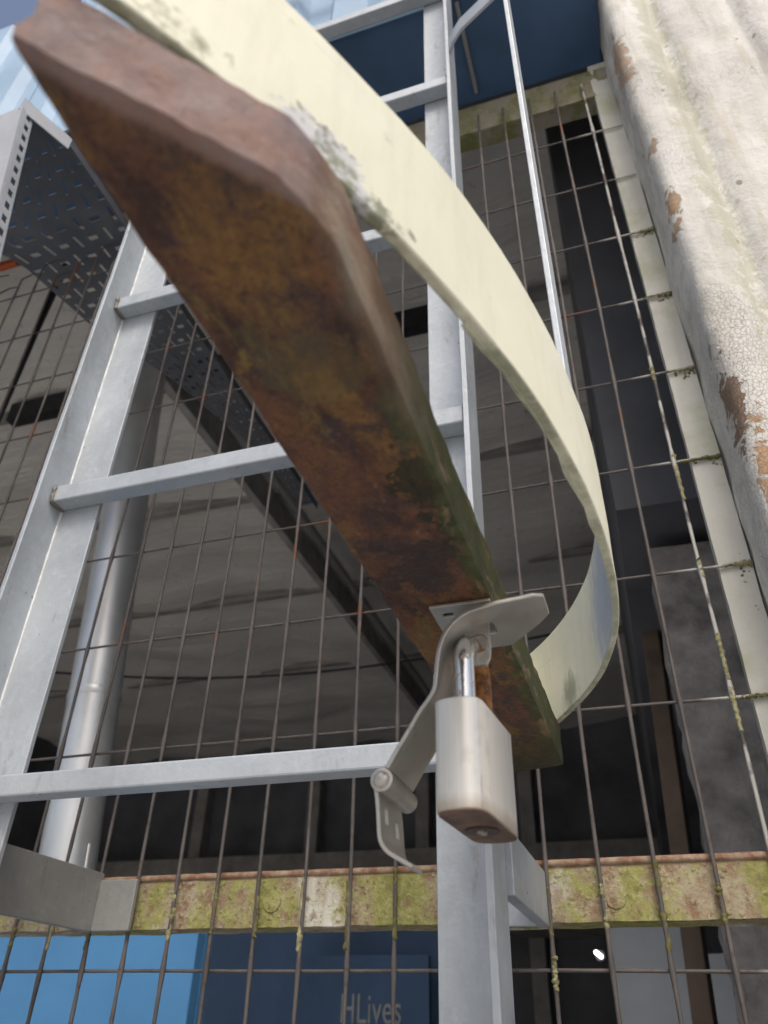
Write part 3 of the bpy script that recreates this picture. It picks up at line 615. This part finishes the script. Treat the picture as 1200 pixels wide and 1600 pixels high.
def leaf(i, j):
    a = lp[max(i-1, 0)]; b = lp[min(i+1, 24)]; t = (b-a).normalized(); n = Vector((abs(t.y), 0, abs(t.x) if t.x*t.y < 0 else -abs(t.x)))
    x, z = lp[i]; v = j/14; y0, y1 = .2885, .3195
    if i > 15: y0 += .011*((i-15)/9)**1.3
    if i > 20: y1 -= .006*((i-20)/4)
    return Vector((x, y0+(y1-y0)*v, z)), n.normalized()
build('hinge_leaf', MB().cells(24, 14, leaf, .0014, lambda i, j: (4 <= i < 9 and j in (3, 4)) or (6 <= i < 11 and j in (9, 10))), 'steel', ha, smooth=True, sharp=40)

# ------------------------------------------------------------------ padlock
PC = Vector((-.0635, .3098)); PA = Vector((.08, .9968)).normalized(); PB = Vector((PA.y, -PA.x)); PZ0, PZ1 = .0712, .1135
pad = thing('padlock', 'satin steel padlock with rust stained shackle hanging from the hasp', 'padlock', (PC.x, PC.y, PZ0))
def lockpoly(hl, ht, nose):
    pts = []
    half = [(-hl, 0), (-hl+.0003, ht*.35), (-hl+.0014, ht*.66), (-hl+.0036, ht*.90), (-hl+nose, ht), (hl-nose, ht), (hl-.0036, ht*.90), (hl-.0014, ht*.66), (hl-.0003, ht*.35), (hl, 0)]
    for a, b in half: pts.append((a, b))
    for a, b in half[::-1][1:-1]: pts.append((a, -b))
    return [(PC.x+PA.x*a+PB.x*b, PC.y+PA.y*a+PB.y*b) for a, b in pts]
body = build('body', MB().prism(lockpoly(.0285, .0098, .0075), PZ0, PZ1), 'lock', pad, smooth=True, sharp=30, bevel=.0006)
build('base_plate', MB().prism(lockpoly(.0279, .0093, .0073), PZ0-.0005, PZ0+.002), 'lockface', body, smooth=True)
cyl = MB().tube([(PC.x+PA.x*.0035, PC.y+PA.y*.0035, PZ0-.0012), (PC.x+PA.x*.0035, PC.y+PA.y*.0035, PZ0)], .0068, 28)
co = build('cylinder', cyl, 'lockcyl', body, smooth=True)
build('keyway', MB().bar((PC.x+PA.x*.0005, PC.y+PA.y*.0005, PZ0-.0015), (PC.x+PA.x*.0065, PC.y+PA.y*.0065, PZ0-.0015), .0020, .0008).bar((PC.x+PA.x*.003-PB.x*.002, PC.y+PA.y*.003-PB.y*.002, PZ0-.00152), (PC.x+PA.x*.003+PB.x*.002, PC.y+PA.y*.003+PB.y*.002, PZ0-.00152), .0012, .0007), 'keyway', body)
sr = .0128; rs = .0045; zt = .1335
sh = [(-sr, PZ1-.004), (-sr, PZ1+.001)] + [(-sr, PZ1+.001+(zt-PZ1-.001)*k/4) for k in range(1, 4)] + [(-sr*math.cos(math.pi*k/18), zt+sr*.98*math.sin(math.pi*k/18)) for k in range(19)] + [(sr, zt-(zt-PZ1)*k/4) for k in range(1, 4)] + [(sr, PZ1-.004)]
build('shackle', MB().tube([(PC.x+PA.x*a, PC.y+PA.y*a, z) for a, z in sh], rs, 20), 'shackle', pad, smooth=True, sharp=60)

# ------------------------------------------------------------------ perforated tray upper left
tz = 1.25
tray = thing('cable_tray', 'dark perforated metal tray with white flange at the upper left', 'cable tray', (-.86, .6, tz))
left = [(.42, -.782), (.544, -.934), (.64, -1.05), (.66, -1.02), (.70, -1.00), (.857, -.967), (1.05, -.885), (1.33, -.81), (1.6, -.80)]; right = [(.42, -.778), (.50, -.748), (1.6, -.748)]
def interp(T, y):
    for (a, b), (c, d_) in zip(T[:-1], T[1:]):
        if y <= c: return b+(d_-b)*(y-a)/(c-a)
    return T[-1][1]
nv_, nu_ = 34*4, 8*5
def tp(i, j):
    y = .42 + 1.18*j/nv_; xl, xr = interp(left, y), interp(right, y); return (xl+(xr-xl)*i/nu_, y, tz), (0, 0, -1)
def ts(i, j):
    if j < 8: return False
    a, b = i//5, j//4
    if (a+b) % 2: return i % 5 == 2 and j % 4 in (0, 1, 2)
    return j % 4 == 1 and i % 5 in (1, 2, 3)
build('perforated_plate', MB().cells(nu_, nv_, tp, .0015, ts), 'tray', tray)
def wall_strip(p, q, z0, z1, th, holes=0):
    p, q = Vector(p), Vector(q); t = (q-p).normalized(); n = Vector((-t.y, t.x)); mb = MB(); N = holes*5 if holes else 1
    return mb.cells(N, 8, lambda i, j: (Vector((*(p+(q-p)*i/N), z0+(z1-z0)*j/8)), Vector((n.x, n.y, 0))), th, lambda i, j: holes and i % 5 in (2, 3) and j in (5, 6))
pl = [(-1.12, .80), (-.7405, .80), (-.7206, .964), (-.7761, 1.2284), (-1.12, 1.19)]; pl[1] = (-.69, .82)
mbp = MB().add([(x, .420, z) for x, z in pl]+[(x, .4215, z) for x, z in pl], [(0, 1, 2, 3, 4), (9, 8, 7, 6, 5)]+[(k, (k+1) % 5, 5+(k+1) % 5, 5+k) for k in range(5)])
ep = build('end_plate', mbp, 'traywhite', tray)
A_, B_ = Vector((-.7765, .422, 1.2284)), Vector((-.6905, .422, .82))
build('edge_flange', MB().cells(75, 5, lambda i, j: (A_.lerp(B_, i/75)+Vector((0, .022*j/5, 0)), Vector((-1, 0, 0))), .0012, lambda i, j: i % 6 in (1, 2, 3) and j in (2, 3)), 'traywhite', ep)
build('end_flange', wall_strip((-.780, .4185), (-.7475, .50), tz-.030, tz-.0004, .002), 'traywhite', tray)
build('side_lip', wall_strip((-.7475, .502), (-.7475, 1.6), tz-.02, tz-.0004, .002), 'tray', tray)

# ------------------------------------------------------------------ things inside
p0, p1 = Vector((-.80, 1.21, GZ)), Vector((-1.135, 1.22, 1.72))
pp = thing('round_duct', 'shiny round metal duct standing behind the mesh at the left', 'duct', tuple(p0))
def at(z): return p0.lerp(p1, (z-GZ)/(1.72-GZ))
build('pipe', MB().tube([p0, at(0), at(.6), p1], .050, 40), 'duct', pp, smooth=True)
for z in (.56, -.6): build('collar', MB().tube([at(z-.008), at(z), at(z+.008)], [.0505, .0525, .0505], 40), 'duct', pp, smooth=True, sharp=60)
cab = thing('blue_steel_cabinet', 'light blue steel cabinet behind the mesh at the lower left', 'cabinet', (-1.1, 1.12, GZ))
build('door_panel', MB().box((-1.13, 1.10, GZ), (-.690, 1.12, .160)), 'bluebox', cab, bevel=.002)
build('door_panel', MB().box((-1.60, 1.10, GZ), (-1.134, 1.12, .160)), 'bluebox', cab, bevel=.002)
build('corner_trim', MB().box((-.687, 1.097, GZ), (-.638, 1.12, .160)), 'bluebox', cab, bevel=.002)
build('shell', MB().box((-1.60, 1.1215, GZ), (-.638, 1.14, .160)), 'bluebox', cab)
db = build('blue_partition', MB().box((-1.6, 2.3, GZ), (-.55, 2.34, .30)), 'blue_shaded', origin=(-1, 2.32, GZ)); tag(db, 'blue partition with shadow put into its colour beside the light blue cabinet', 'partition')
sb = thing('sign_board', 'dark board with pale faded lettering low behind the mesh', 'sign', (-.85, 2.25, -.1))
build('board', MB().box((-1.0, 2.20, -.45), (-.60, 2.22, .20)), 'blue_shaded', sb)
cu = bpy.data.curves.new('letters', 'FONT'); cu.body = 'HLives'; cu.size = .093; cu.extrude = .001
to = bpy.data.objects.new('letters_curve', cu); C.objects.link(to); dg = bpy.context.evaluated_depsgraph_get(); me = bpy.data.meshes.new_from_object(to.evaluated_get(dg)); bpy.data.objects.remove(to)
lt = bpy.data.objects.new('lettering', me); me.materials.clear(); me.materials.append(M['letters']); link(lt, sb); lt.rotation_euler = (R(90), 0, 0); lt.location = (-.838+.85, -.0015-.05, .05+.1); lt.scale = (.66, 1, 1)
def rough_post(name, x0, x1, y0, y1, z0, z1, amp, mat):
    return build(name, lumpy_box((x0, y0, z0), (x1, y1, z1), 120, amp, axis=2), mat, smooth=True, sharp=40, origin=((x0+x1)/2, (y0+y1)/2, z0))
o = rough_post('plaster_pier', .063, .160, 1.06, 1.2, GZ, .63, .006, 'plaster'); tag(o, 'rough grey plastered pier with crumbling edge inside the mesh at right', 'pier')
o = build('leaning_plank', MB().bar((.072, 1.42, .93), (-.05, 1.44, -1.55), .045, .03), 'brown', origin=(-.05, 1.44, GZ), bevel=.002); tag(o, 'dark brown plank leaning inside the mesh next to the plaster pier', 'plank')
o = build('grey_door_panel', MB().box((-.132, 2.0, GZ), (.028, 2.03, .30)), 'greypanel', origin=(-.05, 2.01, GZ), bevel=.003); tag(o, 'plain pale grey panel below the rail at the lower right', 'panel')
o = build('grey_post', lumpy_box((.058, 1.9, GZ), (.102, 1.93, .172), 90, .003, axis=2), 'greypanel', origin=(.08, 1.91, GZ)); tag(o, 'short pale grey post between the grey panel and the pier', 'post')
lm = thing('bulkhead_lamp', 'small glowing white lamp far inside the dark workshop', 'lamp', (-.245, 3.2, .285))
build('lens', MB().tube([(-.262, 3.18, .297), (-.259, 3.18, .2945), (-.240, 3.18, .279), (-.237, 3.18, .2765)], [.003, .0065, .0065, .003], 16), 'glow', lm, smooth=True)
build('housing', MB().tube([(-.247, 3.2005, .285), (-.247, 3.24, .285)], .017, 20), 'darkwall', lm, smooth=True)
o = build('orange_tube', MB().tube([(-2.0, .93, 1.71), (-1.45, .905, 1.667), (-1.335, .90, 1.658)], .011, 14), 'orange', smooth=True, origin=(-1.5, .91, 1.67)); tag(o, 'orange plastic tube end behind the perforated tray at far left', 'tube')
o = build('hanging_rod', MB().tube([(-1.29, 1.0, 1.75), (-1.30, 1.0, 1.5), (-1.30, 1.0, 1.15)], [.010, .008, .003], 10), 'black', smooth=True, origin=(-1.3, 1, 1.15)); tag(o, 'thin black rod hanging left of the ladder behind the mesh', 'rod')
o = build('cable_tie', MB().bar((-.510, .655, .128), (-.512, .655, .1535), .0022, .0010), 'white', origin=(-.51, .655, .128)); tag(o, 'tiny white cable tie tail standing on the lower left bracket', 'cable tie')
